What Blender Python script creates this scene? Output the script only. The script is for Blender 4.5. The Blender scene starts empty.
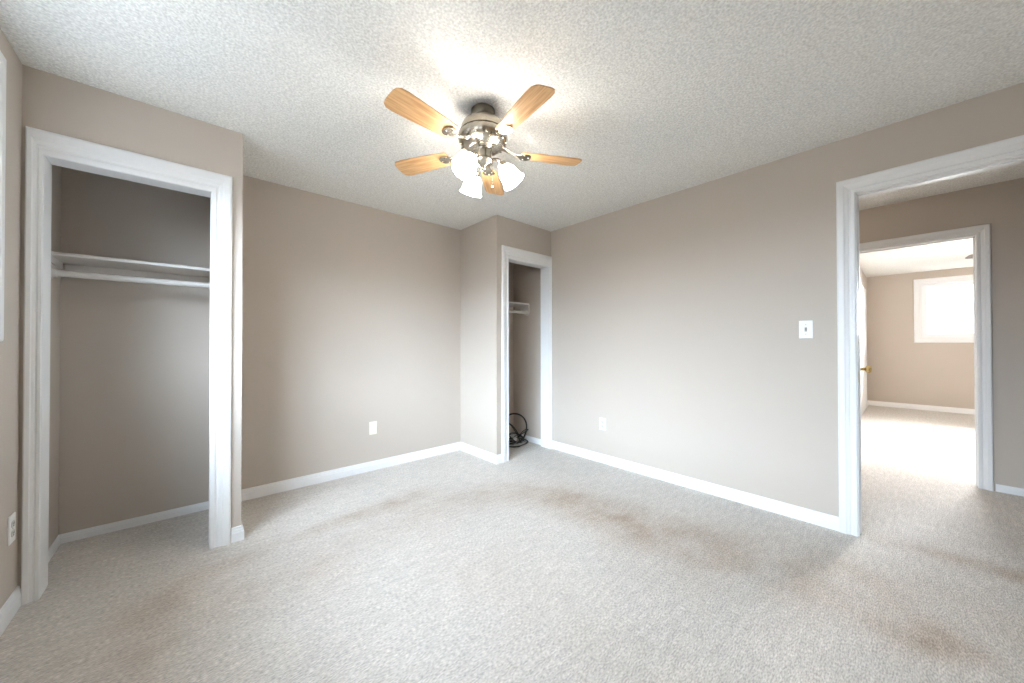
import bpy, bmesh, math, random
from mathutils import Vector, Matrix
random.seed(4)
C = bpy.context.scene.collection
PI = math.pi

# ------------------------------------------------------------------ dimensions (metres)
EYE = 1.13
H = 2.364                      # ceiling height
XL, XR = -0.565, 2.917         # left / right wall faces
YB, YF = 3.231, -1.0           # back wall face / rear wall behind the camera
FB = 2.597                     # front face of the left closet block
CXO, CXI = 0.212, 0.100        # its side wall: room side / closet side
FS = 2.617                     # front face of the narrow closet
SXO, SXI = 2.147, 2.255        # its side wall: room side / closet side
WT = 0.115                     # partition thickness
HX0, HX1 = XR + WT, 4.59       # hallway faces
BX0, BX1 = 4.59 + WT, 9.3      # far bedroom faces
BY0, BY1 = -3.0, 0.53

# ------------------------------------------------------------------ camera
yaw, pit, rol = 0.7301, 0.0078, -0.0012
fw = Vector((math.sin(yaw)*math.cos(pit), math.cos(yaw)*math.cos(pit), math.sin(pit)))
r0 = Vector((math.cos(yaw), -math.sin(yaw), 0)); u0 = r0.cross(fw)
rt = r0*math.cos(rol) + u0*math.sin(rol); up = u0*math.cos(rol) - r0*math.sin(rol)
cd = bpy.data.cameras.new('camera'); cam = bpy.data.objects.new('camera', cd); C.objects.link(cam)
m3 = Matrix((rt, up, -fw)).transposed()
cam.matrix_world = Matrix.Translation((0, 0, EYE)) @ m3.to_4x4()
cd.sensor_width = 36; cd.lens = 356.21*36/1024; cd.clip_start = 0.01; cd.clip_end = 60
bpy.context.scene.camera = cam

# ------------------------------------------------------------------ world, lights, exposure
sc = bpy.context.scene
sc.view_settings.view_transform = 'Standard'; sc.view_settings.look = 'None'
sc.view_settings.gamma = 1; sc.view_settings.use_curve_mapping = False
sc.view_settings.exposure = 0.87
sc.cycles.use_denoising = True
sc.cycles.max_bounces = 12; sc.cycles.diffuse_bounces = 8; sc.cycles.transparent_max_bounces = 12
sc.cycles.caustics_reflective = False; sc.cycles.caustics_refractive = False
w = bpy.data.worlds.new('sky'); sc.world = w; w.use_nodes = True
bg = w.node_tree.nodes['Background']; bg.inputs['Color'].default_value = (0.86, 0.93, 1.0, 1); bg.inputs['Strength'].default_value = 1.9

def area(name, loc, direction, sx, sy, power, col):
    l = bpy.data.lights.new(name, 'AREA'); l.shape = 'RECTANGLE'; l.size = sx; l.size_y = sy
    l.energy = power; l.color = col
    o = bpy.data.objects.new(name, l); C.objects.link(o); o.location = loc
    o.rotation_euler = Vector(direction).to_track_quat('-Z', 'Y').to_euler()
    return o
area('low_sky_room_window', (-3.5, 1.3, 2.70), (1, 0.0, -0.3), 2.8, 1.2, 320, (0.66, 0.83, 1.0))
pl = bpy.data.lights.new('hall_lamp', 'POINT'); pl.energy = 7; pl.color = (1.0, 0.88, 0.74); pl.shadow_soft_size = 0.09
po = bpy.data.objects.new('hall_lamp', pl); C.objects.link(po); po.location = (3.85, 1.35, 2.10)
# daylight outside the room's window and outside the far bedroom's window
area('daylight_room_window', (-3.5, -2.2, 4.4), (1, 0.55, -0.75), 6.0, 4.4, 2700, (0.67, 0.83, 1.0))
area('daylight_far_window', (BX1+3.0, -0.6, 2.5), (-1, 0.0, -0.3), 4.5, 2.2, 4600, (0.95, 0.97, 1.0))

# ------------------------------------------------------------------ materials
def mat(name, col, rough=0.6, metal=0.0, spec=0.5, bump=None, emit=None, estr=0.0, noise=None):
    m = bpy.data.materials.new(name); m.use_nodes = True; nt = m.node_tree; b = nt.nodes['Principled BSDF']
    b.inputs['Base Color'].default_value = (*col, 1); b.inputs['Roughness'].default_value = rough
    b.inputs['Metallic'].default_value = metal; b.inputs['Specular IOR Level'].default_value = spec
    if emit: b.inputs['Emission Color'].default_value = (*emit, 1); b.inputs['Emission Strength'].default_value = estr
    tc = nt.nodes.new('ShaderNodeTexCoord')
    if noise:
        sc_, amt = noise
        n = nt.nodes.new('ShaderNodeTexNoise'); n.inputs['Scale'].default_value = sc_; n.inputs['Detail'].default_value = 3
        nt.links.new(tc.outputs['Object'], n.inputs['Vector'])
        r = nt.nodes.new('ShaderNodeMapRange'); r.inputs['To Min'].default_value = 1-amt; r.inputs['To Max'].default_value = 1+amt
        nt.links.new(n.outputs['Fac'], r.inputs['Value'])
        v = nt.nodes.new('ShaderNodeVectorMath'); v.operation = 'SCALE'; v.inputs[0].default_value = col
        nt.links.new(r.outputs[0], v.inputs['Scale']); nt.links.new(v.outputs[0], b.inputs['Base Color'])
    if bump:
        sc_, st, dist = bump
        n = nt.nodes.new('ShaderNodeTexNoise'); n.inputs['Scale'].default_value = sc_; n.inputs['Detail'].default_value = 4
        nt.links.new(tc.outputs['Object'], n.inputs['Vector'])
        bp = nt.nodes.new('ShaderNodeBump'); bp.inputs['Strength'].default_value = st; bp.inputs['Distance'].default_value = dist
        nt.links.new(n.outputs['Fac'], bp.inputs['Height']); nt.links.new(bp.outputs['Normal'], b.inputs['Normal'])
    return m

M_WALL = mat('taupe_wall_paint', (0.525, 0.468, 0.412), 0.62, spec=0.3, bump=(160, 0.10, 0.002), noise=(1.3, 0.02))
M_CLOSET = mat('closet_wall_paint', (0.46, 0.41, 0.37), 0.7, spec=0.2, bump=(160, 0.1, 0.002), noise=(1.3, 0.02))
M_TRIM = mat('white_gloss_trim', (0.81, 0.815, 0.82), 0.4, noise=(9, 0.015))
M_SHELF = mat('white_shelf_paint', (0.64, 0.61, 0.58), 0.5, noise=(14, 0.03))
M_PLATE = mat('white_plastic', (0.82, 0.82, 0.80), 0.35, noise=(20, 0.01))
M_IVORY = mat('ivory_plastic', (0.80, 0.79, 0.68), 0.4, noise=(20, 0.01))
M_SLOT = mat('dark_slot', (0.05, 0.05, 0.05), 0.6, noise=(20, 0.1))
M_SWITCH = mat('grey_toggle', (0.42, 0.41, 0.38), 0.4, noise=(20, 0.05))
M_BRASS = mat('brass', (0.80, 0.58, 0.25), 0.22, metal=1.0, noise=(30, 0.05))
M_CHROME = mat('aged_pewter_chrome', (0.46, 0.42, 0.35), 0.24, metal=1.0, noise=(40, 0.25))
M_DKCHROME = mat('dark_canopy_metal', (0.16, 0.14, 0.11), 0.3, metal=1.0, noise=(40, 0.2))
M_VINYL = mat('window_vinyl', (0.86, 0.87, 0.88), 0.4, noise=(10, 0.01))
M_GREYWOOD = mat('dark_grey_fan_blade', (0.16, 0.15, 0.14), 0.5, noise=(20, 0.1))
M_CABLE = mat('black_cable_rubber', (0.02, 0.022, 0.02), 0.45, noise=(40, 0.2))
M_CABLEG = mat('grey_cable_rubber', (0.30, 0.32, 0.30), 0.45, noise=(40, 0.1))

def wood():
    m = bpy.data.materials.new('oak_fan_blade'); m.use_nodes = True; nt = m.node_tree; b = nt.nodes['Principled BSDF']
    tc = nt.nodes.new('ShaderNodeTexCoord'); mp = nt.nodes.new('ShaderNodeMapping'); mp.inputs['Scale'].default_value = (3, 45, 20)
    n = nt.nodes.new('ShaderNodeTexNoise'); n.inputs['Scale'].default_value = 2.0; n.inputs['Detail'].default_value = 5
    cr = nt.nodes.new('ShaderNodeValToRGB')
    cr.color_ramp.elements[0].color = (0.50, 0.26, 0.10, 1); cr.color_ramp.elements[1].color = (0.74, 0.47, 0.23, 1)
    cr.color_ramp.elements[0].position = 0.3; cr.color_ramp.elements[1].position = 0.7
    nt.links.new(tc.outputs['Object'], mp.inputs['Vector']); nt.links.new(mp.outputs[0], n.inputs['Vector'])
    nt.links.new(n.outputs['Fac'], cr.inputs['Fac']); nt.links.new(cr.outputs[0], b.inputs['Base Color'])
    b.inputs['Roughness'].default_value = 0.4
    return m
M_WOOD = wood()

def glow(name, col, s):
    m = bpy.data.materials.new(name); m.use_nodes = True; b = m.node_tree.nodes['Principled BSDF']
    b.inputs['Base Color'].default_value = (0.9, 0.88, 0.84, 1); b.inputs['Roughness'].default_value = 0.3
    b.inputs['Emission Color'].default_value = (*col, 1); b.inputs['Emission Strength'].default_value = s
    return m
M_SHADE = glow('lit_frosted_glass', (1.0, 0.93, 0.84), 21.0)
M_BULB = glow('lit_bulb', (1.0, 0.90, 0.76), 60.0)

def glass():
    m = bpy.data.materials.new('window_glass'); m.use_nodes = True; nt = m.node_tree
    nt.nodes.remove(nt.nodes['Principled BSDF'])
    t = nt.nodes.new('ShaderNodeBsdfTransparent'); g = nt.nodes.new('ShaderNodeBsdfGlossy'); g.inputs['Roughness'].default_value = 0.02
    fr = nt.nodes.new('ShaderNodeFresnel'); mx = nt.nodes.new('ShaderNodeMixShader')
    ge = nt.nodes.new('ShaderNodeNewGeometry'); io = nt.nodes.new('ShaderNodeMapRange')
    io.inputs['To Min'].default_value = 1.45; io.inputs['To Max'].default_value = 1/1.45
    nt.links.new(ge.outputs['Backfacing'], io.inputs['Value']); nt.links.new(io.outputs[0], fr.inputs['IOR'])
    nt.links.new(fr.outputs[0], mx.inputs[0]); nt.links.new(t.outputs[0], mx.inputs[1]); nt.links.new(g.outputs[0], mx.inputs[2])
    nt.links.new(mx.outputs[0], nt.nodes['Material Output'].inputs['Surface'])
    return m
M_GLASS = glass()

def ceiling_mat():
    m = bpy.data.materials.new('stippled_ceiling'); m.use_nodes = True; nt = m.node_tree; b = nt.nodes['Principled BSDF']
    b.inputs['Roughness'].default_value = 0.9; b.inputs['Specular IOR Level'].default_value = 0.1
    tc = nt.nodes.new('ShaderNodeTexCoord')
    n = nt.nodes.new('ShaderNodeTexNoise'); n.inputs['Scale'].default_value = 105; n.inputs['Detail'].default_value = 3
    v = nt.nodes.new('ShaderNodeTexVoronoi'); v.inputs['Scale'].default_value = 105
    ad = nt.nodes.new('ShaderNodeMath'); ad.operation = 'SUBTRACT'
    nt.links.new(tc.outputs['Object'], n.inputs['Vector']); nt.links.new(tc.outputs['Object'], v.inputs['Vector'])
    nt.links.new(n.outputs['Fac'], ad.inputs[0]); nt.links.new(v.outputs['Distance'], ad.inputs[1])
    bp = nt.nodes.new('ShaderNodeBump'); bp.inputs['Strength'].default_value = 0.6; bp.inputs['Distance'].default_value = 0.004
    nt.links.new(ad.outputs[0], bp.inputs['Height']); nt.links.new(bp.outputs['Normal'], b.inputs['Normal'])
    cr = nt.nodes.new('ShaderNodeMapRange'); cr.inputs['From Min'].default_value = 0.3; cr.inputs['From Max'].default_value = 0.7
    cr.inputs['To Min'].default_value = 0.81; cr.inputs['To Max'].default_value = 1.13
    nt.links.new(n.outputs['Fac'], cr.inputs['Value'])
    s = nt.nodes.new('ShaderNodeVectorMath'); s.operation = 'SCALE'; s.inputs[0].default_value = (0.85, 0.85, 0.82)
    nt.links.new(cr.outputs[0], s.inputs['Scale']); nt.links.new(s.outputs[0], b.inputs['Base Color'])
    return m
M_CEIL = ceiling_mat()

def carpet():
    m = bpy.data.materials.new('beige_loop_carpet'); m.use_nodes = True; nt = m.node_tree; b = nt.nodes['Principled BSDF']
    b.inputs['Roughness'].default_value = 0.95; b.inputs['Specular IOR Level'].default_value = 0.1
    L = nt.links.new; N = nt.nodes.new
    tc = N('ShaderNodeTexCoord')
    def noise(scale, sx, sy, det=3, rot=0.0):
        mp = N('ShaderNodeMapping'); mp.inputs['Scale'].default_value = (sx, sy, 1); mp.inputs['Rotation'].default_value = (0, 0, rot)
        n = N('ShaderNodeTexNoise'); n.inputs['Scale'].default_value = scale; n.inputs['Detail'].default_value = det
        L(tc.outputs['Object'], mp.inputs['Vector']); L(mp.outputs[0], n.inputs['Vector']); return n.outputs['Fac']
    fine = noise(165, 0.42, 1.25, 4)           # looped pile lying in short rows
    mid = noise(30, 0.35, 1.5, 4, 0.12)
    soft = noise(1.7, 1, 1, 5)
    warp = noise(5.0, 1, 1, 5)
    def mr(v, a, b_, c, d):
        r = N('ShaderNodeMapRange'); r.inputs['From Min'].default_value = a; r.inputs['From Max'].default_value = b_
        r.inputs['To Min'].default_value = c; r.inputs['To Max'].default_value = d; L(v, r.inputs['Value']); return r.outputs[0]
    def mth(op, a, c):
        x = N('ShaderNodeMath'); x.operation = op
        for i, q in enumerate((a, c)):
            if isinstance(q, (int, float)): x.inputs[i].default_value = q
            else: L(q, x.inputs[i])
        return x.outputs[0]
    tone = mth('MULTIPLY', mr(fine, 0.32, 0.68, 0.70, 1.24), mr(mid, 0.3, 0.7, 0.90, 1.09))
    tone = mth('MULTIPLY', tone, mr(soft, 0.3, 0.7, 0.96, 1.04))
    sep = N('ShaderNodeSeparateXYZ'); L(tc.outputs['Object'], sep.inputs[0])
    # foot-traffic soiling, plus painted shade at the hall threshold: (x, y, half length, half width, angle, strength)
    total = None
    for (x, y, a, b_, ang, s) in STAINS_AND_SHADE:
        dx = mth('SUBTRACT', sep.outputs['X'], x); dy = mth('SUBTRACT', sep.outputs['Y'], y)
        ca, sa = math.cos(ang), math.sin(ang)
        p = mth('DIVIDE', mth('ADD', mth('MULTIPLY', dx, ca), mth('MULTIPLY', dy, sa)), a)
        q = mth('DIVIDE', mth('SUBTRACT', mth('MULTIPLY', dy, ca), mth('MULTIPLY', dx, sa)), b_)
        d2 = mth('ADD', mth('MULTIPLY', p, p), mth('MULTIPLY', q, q))
        g = mth('MULTIPLY', mth('EXPONENT', mth('MULTIPLY', d2, -1.0), 0.0), s)
        total = g if total is None else mth('ADD', total, g)
    total = mth('MULTIPLY', total, mr(warp, 0.3, 0.7, 0.45, 1.4))
    total = mth('MINIMUM', total, 1.0)
    mix = N('ShaderNodeMix'); mix.data_type = 'RGBA'
    mix.inputs['A'].default_value = (0.60, 0.565, 0.525, 1); mix.inputs['B'].default_value = (0.40, 0.318, 0.250, 1)
    L(total, mix.inputs['Factor'])
    sc2 = N('ShaderNodeVectorMath'); sc2.operation = 'SCALE'; L(mix.outputs['Result'], sc2.inputs[0]); L(tone, sc2.inputs['Scale'])
    L(sc2.outputs[0], b.inputs['Base Color'])
    bp = N('ShaderNodeBump'); bp.inputs['Strength'].default_value = 0.6; bp.inputs['Distance'].default_value = 0.006
    L(fine, bp.inputs['Height']); L(bp.outputs['Normal'], b.inputs['Normal'])
    return m
STAINS_AND_SHADE = [(-0.12, 2.18, 0.13, 0.09, 0.9, 0.50), (-0.12, 1.95, 0.30, 0.09, 1.4, 0.28), (0.10, 2.35, 0.25, 0.08, 0.2, 0.35), (0.45, 2.05, 0.45, 0.22, 0.1, 0.30), (0.72, 2.44, 0.26, 0.07, 0.15, 0.50), (1.10, 2.45, 0.25, 0.10, 0.3, 0.45), (1.30, 2.20, 0.55, 0.18, -0.2, 0.25),
          (1.75, 2.05, 0.40, 0.18, -0.6, 0.30), (2.02, 1.72, 0.30, 0.20, -1.2, 0.55), (2.06, 1.22, 0.42, 0.24, -1.5, 0.62), (2.16, 0.60, 0.50, 0.32, -1.5, 0.50),
          (2.09, -0.02, 0.15, 0.10, -1.0, 0.8), (2.45, 0.02, 0.55, 0.30, -1.5, 0.28), (2.98, -0.25, 0.10, 0.40, 0.0, 0.55), (3.4, -0.45, 0.5, 0.25, 0.0, 0.2)]  # narrow strip along the doorway: threshold shade painted into the carpet colour
M_CARPET = carpet()

# ------------------------------------------------------------------ helpers
def link(name, verts, faces, m, parent=None, smooth=False, bevel=0.0, mats=None, fmat=None):
    me = bpy.data.meshes.new(name); me.from_pydata([tuple(v) for v in verts], [], faces); me.update()
    bm = bmesh.new(); bm.from_mesh(me); bmesh.ops.recalc_face_normals(bm, faces=bm.faces); bm.to_mesh(me); bm.free()
    me.materials.append(m)
    for x in (mats or []): me.materials.append(x)
    if fmat:
        for i, k in fmat.items(): me.polygons[i].material_index = k
    if smooth:
        for p in me.polygons: p.use_smooth = True
    o = bpy.data.objects.new(name, me); C.objects.link(o)
    if parent: o.parent = parent
    if bevel:
        b = o.modifiers.new('bevel', 'BEVEL'); b.width = bevel; b.segments = 2; b.limit_method = 'ANGLE'; b.angle_limit = 0.6
    if smooth:
        e = o.modifiers.new('edges', 'EDGE_SPLIT'); e.split_angle = 0.75
    return o
class MB:
    def __init__(s): s.v = []; s.f = []
    def box(s, x0, x1, y0, y1, z0, z1):
        n = len(s.v); s.v += [(x, y, z) for x in (x0, x1) for y in (y0, y1) for z in (z0, z1)]
        s.f += [tuple(n+i for i in q) for q in ((0,1,3,2),(4,6,7,5),(0,4,5,1),(2,3,7,6),(0,2,6,4),(1,5,7,3))]; return s
    def add(s, vf):
        n = len(s.v); s.v += vf[0]; s.f += [tuple(n+i for i in q) for q in vf[1]]; return s
    def go(s, name, m, parent=None, **k): return link(name, s.v, s.f, m, parent, **k)
def lathe(prof, n=48, flute=0, amp=0.0, cap=True):
    v, f = [], []
    for (r, z) in prof:
        for i in range(n):
            a = 2*PI*i/n; rr = r*(1+amp*math.cos(flute*a)) if flute else r
            v.append((rr*math.cos(a), rr*math.sin(a), z))
    for k in range(len(prof)-1):
        for i in range(n):
            j = (i+1) % n; f.append((k*n+i, k*n+j, (k+1)*n+j, (k+1)*n+i))
    if cap:
        f.append(tuple(range(n))); f.append(tuple((len(prof)-1)*n+i for i in range(n)))
    return v, f
def tube(pts, r, n=8, radii=None):
    pts = [Vector(p) for p in pts]; v, f = [], []; ref = None
    for i, p in enumerate(pts):
        t = (pts[min(i+1, len(pts)-1)]-pts[max(i-1, 0)]).normalized()
        if ref is None: ref = t.orthogonal().normalized()
        ref = (ref - t*ref.dot(t)).normalized(); bi = t.cross(ref); rr = radii[i] if radii else r
        for k in range(n):
            a = 2*PI*k/n; q = p+(ref*math.cos(a)+bi*math.sin(a))*rr; v.append(tuple(q))
    for i in range(len(pts)-1):
        for k in range(n):
            j = (k+1) % n; f.append((i*n+k, i*n+j, (i+1)*n+j, (i+1)*n+k))
    f.append(tuple(range(n))); f.append(tuple((len(pts)-1)*n+k for k in range(n)))
    return v, f
def spline(P, per=10):
    P = [Vector(p) for p in P]; out = []
    for i in range(len(P)-1):
        a, b, c, d = P[max(i-1, 0)], P[i], P[i+1], P[min(i+2, len(P)-1)]
        for k in range(per):
            t = k/per; out.append(0.5*((2*b)+(c-a)*t+(2*a-5*b+4*c-d)*t*t+(3*b-a-3*c+d)*t**3))
    out.append(P[-1]); return out
def xform(vf, Mx): return [tuple(Mx @ Vector(v)) for v in vf[0]], vf[1]
def struct(o): o['kind'] = 'structure'; return o
def thing(name, label, cat, loc=(0, 0, 0), group=None):
    o = bpy.data.objects.new(name, None); o.empty_display_size = 0.1; C.objects.link(o); o.location = loc
    o['label'] = label; o['category'] = cat
    if group: o['group'] = group
    return o

# ------------------------------------------------------------------ shell
FX0, FX1, FY0, FY1 = XL-0.25, BX1+0.25, BY0-0.12, YB+0.12
struct(MB().box(FX0, FX1, FY0, FY1, -0.10, 0.0).go('floor', M_CARPET))
struct(MB().box(FX0, FX1, FY0, FY1, H, H+0.10).go('ceiling', M_CEIL))
# window opening in the left wall
WY0, WY1, WZ0, WZ1 = 0.02, 2.252, 1.235, 2.154
b = MB(); x0, x1 = XL-0.25, XL
b.box(x0, x1, YF-0.12, WY0, 0, H); b.box(x0, x1, WY1, YB+0.12, 0, H); b.box(x0, x1, WY0, WY1, 0, WZ0); b.box(x0, x1, WY0, WY1, WZ1, H)
struct(b.go('wall_left', M_WALL))
struct(MB().box(XL, XR, YF-0.12, YF, 0, H).go('wall_rear', M_WALL))
struct(MB().box(XL, HX1+WT, YB, YB+0.12, 0, H).go('wall_back', M_WALL))
# right wall with the doorway to the hall
DY0, DY1, DZ = -0.565, 0.217, 2.030
b = MB(); b.box(XR, HX0, YF-0.12, DY0, 0, H); b.box(XR, HX0, DY1, YB, 0, H); b.box(XR, HX0, DY0, DY1, DZ, H)
b.box(XR, HX0, -2.2, YF-0.12, 0, H)
struct(b.go('wall_right', M_WALL))
# left closet block
CO0, CO1, CZ = -0.508, 0.075, 1.990
b = MB(); b.box(XL, CO0, FB, FB+WT, 0, CZ); b.box(CO1, CXO, FB, FB+WT, 0, CZ); b.box(XL, CXO, FB, FB+WT, CZ, H); b.box(CXI, CXO, FB+WT, YB, 0, H)
struct(b.go('wall_closet', M_WALL))
# narrow closet
SO0, SO1, SZ = 2.291, 2.878, 1.975
b = MB(); b.box(SXO, SO0, FS, FS+WT, 0, SZ); b.box(SO1, XR, FS, FS+WT, 0, SZ); b.box(SXO, XR, FS, FS+WT, SZ, H); b.box(SXO, SXI, FS+WT, YB, 0, H)
struct(b.go('wall_narrow_closet', M_WALL))
# hallway end and far walls
HO0, HO1, HZ = -0.354, 0.42, 1.985
b = MB(); b.box(HX1, BX0, BY0-0.12, HO0, 0, H); b.box(HX1, BX0, HO1, YB, 0, H); b.box(HX1, BX0, HO0, HO1, HZ, H)
struct(b.go('wall_hall', M_WALL))
struct(MB().box(HX0, HX1, -2.2, -2.08, 0, H).go('wall_hall_end', M_WALL))
struct(MB().box(BX0, BX1, BY0-0.12, BY0, 0, H).go('wall_bedroom_side', M_WALL))
struct(MB().box(BX0, BX1+0.2, BY1, BY1+0.12, 0, H).go('wall_bedroom_left', M_WALL))
VY0, VY1, VZ0, VZ1 = -1.55, -0.135, 1.235, 2.15
b = MB(); x0, x1 = BX1, BX1+0.2
b.box(x0, x1, BY0-0.12, VY0, 0, H); b.box(x0, x1, VY1, BY1, 0, H); b.box(x0, x1, VY0, VY1, 0, VZ0); b.box(x0, x1, VY0, VY1, VZ1, H)
struct(b.go('wall_bedroom_far', M_WALL))

# ------------------------------------------------------------------ casings (mitred colonial moulding) and jambs
PROF = [(0, 0), (0, .010), (.004, .013), (.020, .013), (.024, .009), (.031, .008), (.036, .012), (.050, .015), (.056, .019), (.080, .020), (.087, .017), (.090, .012), (.090, 0)]
def casing_vf(o, u, n, a0, a1, z0, z1, wl=.09, wr=.09, wt=.09, closed=False, wb=.09):
    """moulding swept round an opening a0..a1 by z0..z1; o origin, u along the wall, n out of the wall"""
    o, u, n = Vector(o), Vector(u), Vector(n); v, f = [], []; np_ = len(PROF)
    def P(a, z, h): return tuple(o+u*a+Vector((0, 0, z))+n*h)
    for (d, h) in PROF:
        dl, dr, dt, db = d*wl/.09, d*wr/.09, d*wt/.09, d*wb/.09
        if closed: v += [P(a0-dl, z0-db, h), P(a0-dl, z1+dt, h), P(a1+dr, z1+dt, h), P(a1+dr, z0-db, h)]
        else: v += [P(a0-dl, z0, h), P(a0-dl, z1+dt, h), P(a1+dr, z1+dt, h), P(a1+dr, z0, h)]
    for k in range(np_-1):
        for s in range(4 if closed else 3):
            t = (s+1) % 4; f.append((k*4+s, k*4+t, (k+1)*4+t, (k+1)*4+s))
    if not closed: f.append(tuple(k*4 for k in range(np_))); f.append(tuple(k*4+3 for k in range(np_)))
    return v, f
def jamb(b, axis, a0, a1, z1, d0, d1, t=0.004, st=.010):
    """thin white lining of a door opening; axis is the wall's own direction"""
    for q in (((a0, a0+t), (0, z1)), ((a1-t, a1), (0, z1)), ((a0, a1), (z1-t, z1))):
        (p0, p1), (s0, s1) = q
        if axis == 'x': b.box(p0, p1, d0, d1, s0, s1)
        else: b.box(d0, d1, p0, p1, s0, s1)
    if not st: return
    # door stop
    mid = (d0+d1)/2
    for q in (((a0+t, a0+t+st), (0, z1-t)), ((a1-t-st, a1-t), (0, z1-t)), ((a0+t, a1-t), (z1-t-st, z1-t))):
        (p0, p1), (s0, s1) = q
        if axis == 'x': b.box(p0, p1, mid-.016, mid+.016, s0, s1)
        else: b.box(mid-.016, mid+.016, p0, p1, s0, s1)
# trim_1: room doorway (both faces)
b = MB(); b.add(casing_vf((XR, 0, 0), (0, 1, 0), (-1, 0, 0), DY0+.008, DY1-.007, 0, DZ-.008, wl=.092, wr=.083, wt=.09))
b.add(casing_vf((HX0, 0, 0), (0, 1, 0), (1, 0, 0), DY0+.008, DY1-.007, 0, DZ-.008)); jamb(b, 'y', DY0, DY1, DZ, XR-.002, HX0+.002, t=.012, st=.006)
t1 = struct(b.go('trim_1', M_TRIM))
p = MB().box(XR+.012, XR+.040, DY1-.0125, DY1-.0115, 0.90, 0.965).go('strike_plate', M_BRASS, t1, bevel=.001)
# trim_2: left closet, trim_3: narrow closet, trim_4: far bedroom doorway
b = MB(); b.add(casing_vf((0, FB, 0), (1, 0, 0), (0, -1, 0), CO0+.003, CO1-.003, 0, CZ-.010, wl=.048, wr=.092, wt=.112)); jamb(b, 'x', CO0, CO1, CZ, FB-.002, FB+WT+.002, st=0)
struct(b.go('trim_2', M_TRIM))
b = MB(); b.add(casing_vf((0, FS, 0), (1, 0, 0), (0, -1, 0), SO0+.003, SO1-.006, 0, SZ-.010, wl=.086, wr=.044, wt=.120)); jamb(b, 'x', SO0, SO1, SZ, FS-.002, FS+WT+.002, st=0)
struct(b.go('trim_3', M_TRIM))
b = MB(); b.add(casing_vf((HX1, 0, 0), (0, 1, 0), (-1, 0, 0), HO0+.004, HO1, 0, HZ-.004, wl=.071, wr=.078, wt=.075)); jamb(b, 'y', HO0, HO1, HZ, HX1-.002, BX0+.002, st=.008)
b.add(casing_vf((BX0, 0, 0), (0, 1, 0), (1, 0, 0), HO0, HO1, 0, HZ))
struct(b.go('trim_4', M_TRIM))

# ------------------------------------------------------------------ baseboards
def base_vf(p0, p1, n, h=.082, t=.014, m0=0.0, m1=0.0):
    """skirting from p0 to p1 along a wall face, n = out of the wall; m0/m1 extend the front edge at the ends (mitre)"""
    p0, p1, n = Vector((*p0, 0)), Vector((*p1, 0)), Vector((*n, 0)); d = (p1-p0).normalized()
    pr = [(0, 0), (t, 0), (t, h*.60), (t*.72, h*.66), (t*.72, h*.78), (t*.5, h*.86), (t*.42, h*.97), (0, h)]
    v = []
    for (q, z) in pr: v.append(tuple(p0+n*q-d*(m0*q/t)+Vector((0, 0, z))))
    for (q, z) in pr: v.append(tuple(p1+n*q+d*(m1*q/t)+Vector((0, 0, z))))
    k = len(pr); f = [(i, (i+1) % k, k+(i+1) % k, k+i) for i in range(k)]; f += [tuple(range(k)), tuple(range(k, 2*k))]
    return v, f
T = .014
struct(MB().add(base_vf((CXO, YB), (SXO, YB), (0, -1), m0=-T, m1=-T)).go('baseboard_back', M_TRIM))
struct(MB().add(base_vf((XR, DY1+.075), (XR, FS-.0), (-1, 0), m1=-T)).add(base_vf((XR, YF), (XR, DY0-.092), (-1, 0))).go('baseboard_right', M_TRIM))
struct(MB().add(base_vf((SXO, FS), (SXO, YB), (-1, 0), m0=T, m1=-T)).add(base_vf((SXO, FS), (SO0-.083, FS), (0, -1), m0=T)).go('baseboard_narrow_closet', M_TRIM))
struct(MB().add(base_vf((CXO, FB), (CXO, YB), (1, 0), m0=T, m1=-T)).add(base_vf((CO1+.092, FB), (CXO, FB), (0, -1), m1=T)).go('baseboard_closet', M_TRIM))
struct(MB().add(base_vf((XL, YF), (XL, FB), (1, 0), m0=-T)).go('baseboard_left', M_TRIM))
struct(MB().add(base_vf((XL, YF), (XR, YF), (0, 1), m0=-T, m1=-T)).go('baseboard_rear', M_TRIM))
b = MB(); b.add(base_vf((XL, FB+WT+.02), (XL, YB), (1, 0), h=.052, t=.010, m1=-.010)); b.add(base_vf((XL, YB), (CXI, YB), (0, -1), h=.052, t=.010, m0=-.010, m1=-.010))
b.add(base_vf((CXI, FB+WT), (CXI, YB), (-1, 0), h=.052, t=.010, m1=-.010)); struct(b.go('baseboard_closet_inside', M_TRIM))
b = MB(); b.add(base_vf((XR, FS+WT), (XR, YB), (-1, 0), h=.062, t=.010, m1=-.010)); b.add(base_vf((SXI, YB), (XR, YB), (0, -1), h=.062, t=.010, m0=-.010, m1=-.010))
struct(b.go('baseboard_narrow_closet_inside', M_TRIM))
b = MB(); b.add(base_vf((HX1, -2.08), (HX1, HO0-.078), (-1, 0), h=.056, t=.012)); b.add(base_vf((HX1, HO1+.078), (HX1, YB), (-1, 0), h=.056, t=.012))
b.add(base_vf((HX0, -2.08), (HX0, DY0-.095), (1, 0), h=.056, t=.012)); b.add(base_vf((HX0, DY1+.095), (HX0, YB), (1, 0), h=.056, t=.012))
struct(b.go('baseboard_hall', M_TRIM))
b = MB(); b.add(base_vf((BX1, BY0), (BX1, BY1), (-1, 0), h=.085, t=.014)); b.add(base_vf((BX0, BY1), (7.55, BY1), (0, -1), h=.085, t=.014)); b.add(base_vf((8.87, BY1), (BX1, BY1), (0, -1), h=.085, t=.014))
struct(b.go('baseboard_bedroom', M_TRIM))

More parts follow.
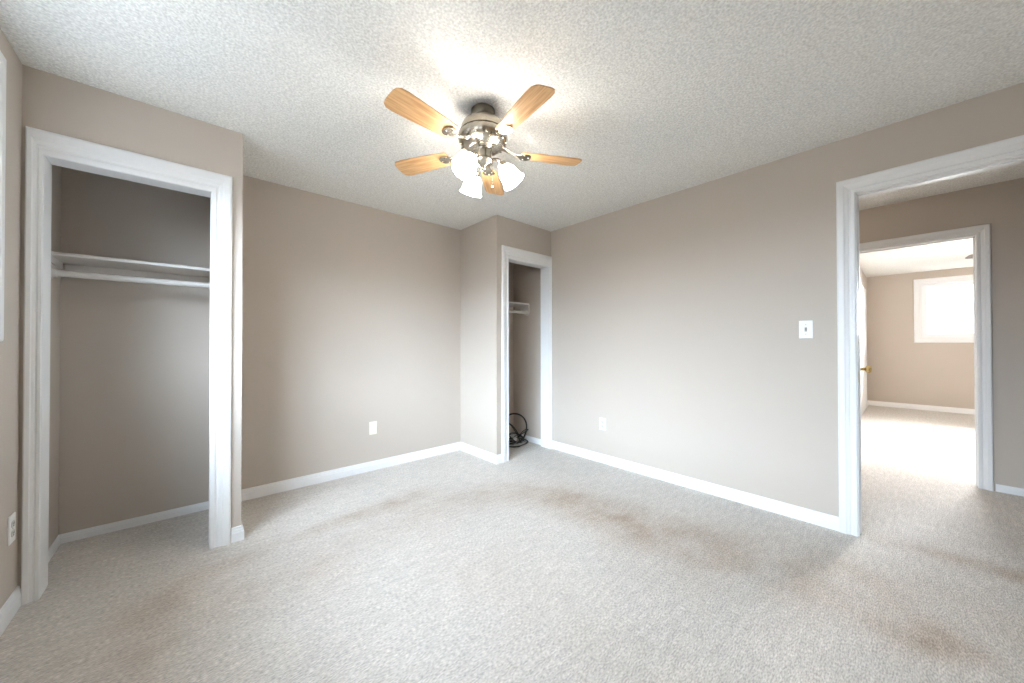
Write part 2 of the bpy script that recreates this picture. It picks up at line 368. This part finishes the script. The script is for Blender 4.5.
# ------------------------------------------------------------------ windows
def window(idx, x, nx, y0, y1, z0, z1, depth, wl=.09):
    """slider window; nx = direction into the room"""
    f = MB(); f.add(casing_vf((x, 0, 0), (0, 1, 0), (nx, 0, 0), y0, y1, z0, z1, closed=True, wl=wl, wr=wl, wt=wl, wb=wl))
    xa, xb = sorted((x+nx*.002, x-nx*depth))
    t = .006
    f.box(xa, xb, y0, y0+t, z0, z1); f.box(xa, xb, y1-t, y1, z0, z1); f.box(xa, xb, y0, y1, z0, z0+t); f.box(xa, xb, y0, y1, z1-t, z1)
    o = struct(f.go('window_%d' % idx, M_TRIM))
    xc = x-nx*(depth-.04); g = MB(); w_ = .035
    for (a, c, d, e) in ((y0, y0+w_, z0, z1), (y1-w_, y1, z0, z1), (y0, y1, z0, z0+w_), (y0, y1, z1-w_, z1)): g.box(xc-.035, xc+.035, a, c, d, e)
    g.go('window_frame', M_VINYL, o, bevel=.003)
    ym = (y0+y1)/2
    for k, (a, c) in enumerate(((y0+w_, ym+.02), (ym-.02, y1-w_))):
        s = MB(); q = .032; xs = xc+(-.012 if k else .012); sa, sb = z0+w_, z1-w_
        for (aa, cc, d, e) in ((a, a+q, sa, sb), (c-q, c, sa, sb), (a+q, c-q, sa, sa+q), (a+q, c-q, sb-q, sb)): s.box(xs-.010, xs+.010, aa, cc, d, e)
        so = s.go('sash', M_VINYL, o, bevel=.002)
        MB().box(xs-.002, xs+.002, a+q-.004, c-q+.004, sa+q-.004, sb-q+.004).go('pane', M_GLASS, so)
    return o
window(1, XL, 1, WY0, WY1, WZ0, WZ1, .22, .092)
window(2, BX1, -1, VY0, VY1, VZ0, VZ1, .14, .088)

# ------------------------------------------------------------------ doors
def panel_door(name, L, Hh, th, m):
    """six-panel slab built along +x from the hinge, thickness along y"""
    b = MB(); b.box(0, L, 0, th, 0, Hh)
    st = .11; cw = (L-3*st)/2
    for (z0, z1) in ((.22, .82), (.95, 1.55), (1.66, Hh-.12)):
        for k in range(2):
            a = st+k*(cw+st)
            for y0, s in ((0, -1), (th, 1)):
                for (i, h) in ((0, .004), (.02, .007)):
                    ya, yb = sorted((y0-.001*s, y0+s*h)); b.box(a+i, a+cw-i, ya, yb, z0+i, z1-i)
    return struct(b.go(name, m))
d = panel_door('door_1', .745, 1.985, .035, M_TRIM)      # the room's own door, swung out into the hall
ang = math.radians(2.0)
d.matrix_world = Matrix.Translation((HX0+.035, DY1+.024, .015)) @ Matrix.Rotation(ang, 4, 'Z')
kn = []
for s in (-1, 1):
    v, f = lathe([(.0, 0), (.030, 0), (.030, .005), (.013, .010), (.010, .035), (.014, .040), (.026, .048), (.029, .060), (.024, .070), (.010, .074), (.0005, .0745)], 24)
    R = Matrix.Translation((.685, .0 if s < 0 else .035, .925)) @ Matrix.Rotation(PI/2 if s < 0 else -PI/2, 4, 'X')
    kn.append(xform((v, f), R))
k = MB(); k.add(kn[0]).add(kn[1]); k.go('door_knob', M_BRASS, d, smooth=True)
# closed white door in the far bedroom's left wall, with its casing
b = MB(); b.add(casing_vf((0, BY1, 0), (1, 0, 0), (0, -1, 0), 7.64, 8.78, 0, 2.0)); struct(b.go('trim_5', M_TRIM))
d2 = panel_door('door_2', 1.14, 1.995, .012, M_TRIM); d2.location = (7.64, BY1-.012, .004)

# ------------------------------------------------------------------ closet shelves with hanging rods
def bracket_vf(s):
    """cast end bracket on a side wall; s = +1 points along +x from the wall. y measured from shelf front towards the back"""
    b = MB()
    def bx(x0, x1, *r): a, c = sorted((x0*s, x1*s)); b.box(a, c, *r)
    bx(0, .016, -.005, .235, -.055, -.019)          # cleat under the board
    # pierced plate below with scalloped lower edge
    pts = [(-.005, -.05), (.0, -.125), (.025, -.150), (.05, -.135), (.09, -.11), (.13, -.075), (.16, -.05)]
    n = len(pts); v = [(0, y, z) for y, z in pts]+[(.010*s, y, z) for y, z in pts]
    b.add((v, [(i, (i+1) % n, n+(i+1) % n, n+i) for i in range(n)]+[tuple(range(n)), tuple(range(n, 2*n))]))
    # rod cup
    vv, ff = lathe([(.0, 0), (.030, 0), (.030, .006), (.024, .008), (.024, .022), (.019, .022), (.019, .006), (.0005, .006)], 20)
    b.add(xform((vv, ff), Matrix.Translation((.008*s, .045, -.105)) @ Matrix.Rotation(PI/2*s, 4, 'Y')))
    return b
def closet_shelf(label, x0, x1, yf, z, dz=0.0):
    t = thing('closet_shelf', label, 'shelf', (x0, yf, z-dz))
    L = x1-x0
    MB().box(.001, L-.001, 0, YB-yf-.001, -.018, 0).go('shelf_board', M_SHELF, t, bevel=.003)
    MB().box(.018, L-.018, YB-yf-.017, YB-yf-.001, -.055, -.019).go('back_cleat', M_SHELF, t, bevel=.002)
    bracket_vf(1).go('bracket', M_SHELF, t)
    o = bracket_vf(-1).go('bracket', M_SHELF, t); o.location.x = L
    v, f = lathe([(.0165, 0), (.0165, L-.032)], 24)
    MB().add(xform((v, f), Matrix.Translation((.016, .045, -.105)) @ Matrix.Rotation(PI/2, 4, 'Y'))).go('hanging_rod', M_SHELF, t, smooth=True)
    return t
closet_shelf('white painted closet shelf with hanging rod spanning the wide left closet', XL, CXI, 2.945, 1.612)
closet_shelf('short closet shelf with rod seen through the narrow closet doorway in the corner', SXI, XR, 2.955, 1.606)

# ------------------------------------------------------------------ wall plates
def plate(name, label, cat, m, w_=.070, h_=.115, kind='outlet'):
    t = thing(name, label, cat)
    v = []; 
    b = MB(); b.box(-w_/2, w_/2, 0, .006, -h_/2, h_/2); b.go('cover_plate', m, t, bevel=.0025)
    if kind == 'outlet':
        for z in (-.0195, .0195):
            n = 20; pts = []
            for i in range(n):
                a = 2*PI*i/n; pts.append((max(-.0165, min(.0165, .0185*math.cos(a))), max(-.0125, min(.0125, .0165*math.sin(a)))+z))
            vv = [(x, .005, zz) for x, zz in pts]+[(x, .0082, zz) for x, zz in pts]
            r = link('receptacle', vv, [(i, (i+1) % n, n+(i+1) % n, n+i) for i in range(n)]+[tuple(range(n)), tuple(range(n, 2*n))], M_SOCK, t)
            s = MB(); s.box(-.0075, -.0048, .008, .0086, z-.002, z+.007); s.box(.0048, .0075, .008, .0086, z-.001, z+.007)
            s.add(xform(lathe([(.0026, 0), (.0026, .0006)], 10), Matrix.Translation((0, .0080, z-.0075)) @ Matrix.Rotation(-PI/2, 4, 'X')))
            s.go('slot', M_SLOT, r)
        MB().add(xform(lathe([(.003, 0), (.003, .001)], 12), Matrix.Translation((0, .006, 0)) @ Matrix.Rotation(-PI/2, 4, 'X'))).go('screw', M_SWITCH, t)
    elif kind == 'switch':
        MB().box(-.006, .006, .005, .008, -.0135, .0135).go('toggle_surround', M_SWITCH, t)
        MB().add(([(-.0045, .006, -.004), (.0045, .006, -.004), (.0045, .006, .008), (-.0045, .006, .008), (-.004, .019, .006), (.004, .019, .006), (.004, .018, .012), (-.004, .018, .012)],
                  [(0, 1, 2, 3), (4, 5, 6, 7), (0, 1, 5, 4), (1, 2, 6, 5), (2, 3, 7, 6), (3, 0, 4, 7)])).go('toggle', M_SWITCH, t, bevel=.001)
        for z in (-.030, .030):
            MB().add(xform(lathe([(.003, 0), (.003, .001)], 12), Matrix.Translation((0, .006, z)) @ Matrix.Rotation(-PI/2, 4, 'X'))).go('screw', M_SWITCH, t)
    else:
        for z in (-.021, .021):
            MB().add(xform(lathe([(.003, 0), (.003, .001)], 12), Matrix.Translation((0, .006, z)) @ Matrix.Rotation(-PI/2, 4, 'X'))).go('screw', m, t)
    return t
M_SOCK = mat('socket_face', (0.60, 0.60, 0.58), 0.4, noise=(20, 0.01))
p = plate('light_switch', 'white toggle light switch on the right wall beside the open doorway', 'light switch', M_PLATE, kind='switch'); p.location = (XR, .4425, 1.222); p.rotation_euler = (0, 0, PI/2)
p = plate('wall_outlet', 'white duplex outlet low on the right wall, below and left of the light switch', 'outlet', M_PLATE); p.location = (XR, 1.960, .368); p.rotation_euler = (0, 0, PI/2)
p = plate('blank_wall_plate', 'ivory blank cover plate low on the back wall between the two closets', 'wall plate', M_IVORY, kind='blank'); p.location = (1.210, YB, .378); p.rotation_euler = (0, 0, PI)
p = plate('wall_outlet', 'white duplex outlet low on the left wall beside the wide closet', 'outlet', M_PLATE, w_=.072, h_=.118); p.location = (XL, 2.508, .362); p.rotation_euler = (0, 0, -PI/2)

# ------------------------------------------------------------------ cable bundle in the narrow closet
t = thing('cable_bundle', 'tangled black and grey cables heaped on the carpet inside the narrow closet', 'cables', (2.745, 3.01, 0))
def loop(c, r, tilt, az, turns=1.0, n=40, wob=.1, seed=0):
    rnd = random.Random(seed); ph = [rnd.uniform(0, 6) for _ in range(3)]; out = []
    for i in range(int(n*turns)+1):
        a = 2*PI*i/n-PI/2; rr = r*(1+.06*i/n)*(1+wob*math.sin(2*a+ph[0])+wob*.5*math.sin(3*a+ph[1]))
        p = Vector((rr*math.cos(a), rr*math.sin(a), .004*math.sin(a*1.5+ph[2])+.004*i/n))
        p = Matrix.Rotation(az, 3, 'Z') @ (Matrix.Rotation(tilt, 3, 'X') @ p); out.append(Vector(c)+p)
    zmin = min(q.z for q in out)
    for q in out: q.z = max(q.z, .005)
    return out
b = MB(); b.add(tube(loop((.0, .03, .165), .155, 1.2, -.45, 2.0, wob=.05, seed=2), .0050)); b.add(tube(loop((-.02, .0, .012), .15, .02, .3, 1.9, seed=3), .0050))
b.add(tube(loop((.06, .07, .03), .085, .35, -.6, 3.0, wob=.08, seed=11), .0048))
b.go('black_cable', M_CABLE, t, smooth=True)
b = MB(); b.add(tube(loop((-.02, .03, .115), .11, 1.0, .5, 2.0, wob=.06, seed=5), .005)); b.add(tube(spline([(-.16, .02, .006), (-.05, -.03, .012), (.06, .0, .02), (.12, .05, .07), (.155, .0, .13), (.152, -.05, .14), (.13, .0, .10), (.05, .06, .03)]), .0055))
b.go('looped_lead', M_CABLE, t, smooth=True)
b = MB(); b.add(tube(spline([(-.10, -.06, .006), (0, -.04, .03), (.08, .02, .05), (.13, .045, .03), (.155, .06, .012), (.14, .10, .01), (.10, .08, .02), (0, .06, .03)]), .0045))
b.add(tube(loop((.10, .03, .03), .07, .35, .2, 1.6, seed=8), .0045)); b.go('grey_cable', M_CABLEG, t, smooth=True)
v, f = lathe([(.0005, 0), (.012, 0), (.020, .008), (.022, .022), (.018, .032), (.008, .036), (.006, .05), (.0005, .05)], 20)
MB().add(xform((v, f), Matrix.Translation((-.03, -.01, .052)) @ Matrix.Rotation(1.2, 4, 'X'))).go('plug', M_PLATE, t, smooth=True)

# ------------------------------------------------------------------ ceiling fan
def ceiling_fan(label, loc, base_ang, kit_ang, blade_mat):
    """loc = point on the ceiling; heights below are measured from it"""
    t = thing('ceiling_fan', label, 'ceiling fan', loc)
    MB().add(lathe([(.056, 0), (.062, -.006), (.062, -.030), (.056, -.044), (.050, -.050)])).go('canopy', M_DKCHROME, t, smooth=True)
    MB().add(lathe([(.050, -.048), (.055, -.054), (.082, -.062), (.104, -.078), (.114, -.098), (.117, -.118), (.121, -.120), (.122, -.128), (.117, -.132)])).go('motor_housing', M_CHROME, t, smooth=True)
    # polished ribbed lower bowl
    bowl = MB().add(lathe([(.116, -.130), (.127, -.138), (.130, -.152), (.126, -.168), (.114, -.186), (.098, -.198), (.082, -.206), (.074, -.210)], 60, 20, .012))
    for k in range(15):
        a = 2*PI*k/15
        s = lathe([(.0003, -.007), (.006, -.004), (.007, 0), (.006, .004), (.0003, .007)], 10)
        bowl.add(xform(s, Matrix.Translation((.120*math.cos(a), .120*math.sin(a), -.180))))
    bowl.go('lower_bowl', M_CHROME, t, smooth=True)
    MB().add(lathe([(.074, -.208), (.062, -.214), (.050, -.220), (.046, -.232), (.046, -.262), (.052, -.268), (.052, -.276), (.040, -.288), (.022, -.296), (.014, -.304), (.016, -.312), (.010, -.320), (.0005, -.326)])).go('switch_housing', M_CHROME, t, smooth=True)
    zb = -.230
    for k in range(5):
        a = base_ang+k*2*PI/5
        # scrolled iron
        pts = [(.088, .016), (.115, .019), (.140, .013), (.170, .010), (.195, .016), (.212, .032), (.238, .036), (.256, .024), (.262, 0)]
        prof = pts+[(x, -y) for x, y in reversed(pts[:-1])]; n = len(prof)
        zi = lambda x: zb+.006+.032*max(0, min(1, (.200-x)/.09))**1.5
        v = [(x, y, zi(x)+.005) for x, y in prof]+[(x, y, zi(x)) for x, y in prof]
        f = [(i, (i+1) % n, n+(i+1) % n, n+i) for i in range(n)]+[tuple(range(n)), tuple(range(n, 2*n))]
        ir = MB(); ir.add((v, f))
        for (x, y) in ((.222, .020), (.222, -.020), (.250, 0)):
            ir.add(xform(lathe([(.0005, -.003), (.005, -.002), (.006, 0)], 10), Matrix.Translation((x, y, zb+.005))))
        o = ir.go('blade_iron', M_CHROME, t, bevel=.001); o.rotation_euler = (0, 0, a)
        # blade, pitched about its own long axis
        out = [(.205, -.047), (.205, .047)]
        xs = [(.30, .054), (.40, .060), (.49, .064), (.525, .061), (.541, .048), (.546, .030), (.547, .0)]
        poly = [(.205, .040), (.215, .047)]+xs+[(x, -y) for x, y in reversed(xs[:-1])]+[(.215, -.047), (.205, -.040)]
        n = len(poly); v = [(x, y, .003) for x, y in poly]+[(x, y, -.003) for x, y in poly]
        f = [(i, (i+1) % n, n+(i+1) % n, n+i) for i in range(n)]+[tuple(range(n)), tuple(range(n, 2*n))]
        bl = link('blade', v, f, blade_mat, t, bevel=.0015)
        bl.location = (0, 0, zb+.016); bl.rotation_euler = (math.radians(11), 0, a)
    for k in range(3):
        a = kit_ang+k*2*PI/3
        arm = MB().add(tube(spline([(.030, 0, -.272), (.060, 0, -.262), (.085, 0, -.268), (.098, 0, -.288)], 6), .008, 10))
        R = Matrix.Translation((.100, 0, -.292)) @ Matrix.Rotation(-.62, 4, 'Y')
        arm.add(xform(lathe([(.010, .016), (.024, .008), (.026, -.012), (.022, -.020)], 24), R))
        o = arm.go('lamp_arm', M_CHROME, t, smooth=True); o.rotation_euler = (0, 0, a)
        v, f = lathe([(.022, -.010), (.036, -.024), (.046, -.046), (.050, -.070), (.053, -.092), (.062, -.110), (.0600, -.111), (.051, -.092), (.048, -.070), (.044, -.047), (.034, -.026), (.020, -.012)], 40, 10, .02, cap=False)
        sh = MB().add(xform((v, f), R)).go('lamp_shade', M_SHADE, t, smooth=True); sh.rotation_euler = (0, 0, a)
        v, f = lathe([(.010, -.018), (.012, -.034), (.020, -.052), (.022, -.066), (.016, -.080), (.0005, -.086)], 20)
        MB().add(xform((v, f), R)).go('bulb', M_BULB, sh, smooth=True)
    ch = MB().add(tube([(.030, -.036, -.270), (.032, -.038, -.34), (.032, -.038, -.40)], .0012, 6))
    ch.add(xform(lathe([(.0005, 0), (.004, -.004), (.005, -.014), (.0005, -.020)], 10), Matrix.Translation((.032, -.038, -.40))))
    ch.go('pull_chain', M_CHROME, t)
    return t
ceiling_fan('lit ceiling fan with five wooden blades and three glowing glass shades on the room ceiling', (1.132, 1.491, H), math.radians(44), math.radians(-41.8), M_WOOD)
ceiling_fan('ceiling fan in the far bedroom, only a blade tip seen through both doorways', (6.93, -.97, H), math.radians(108), math.radians(40), M_GREYWOOD)
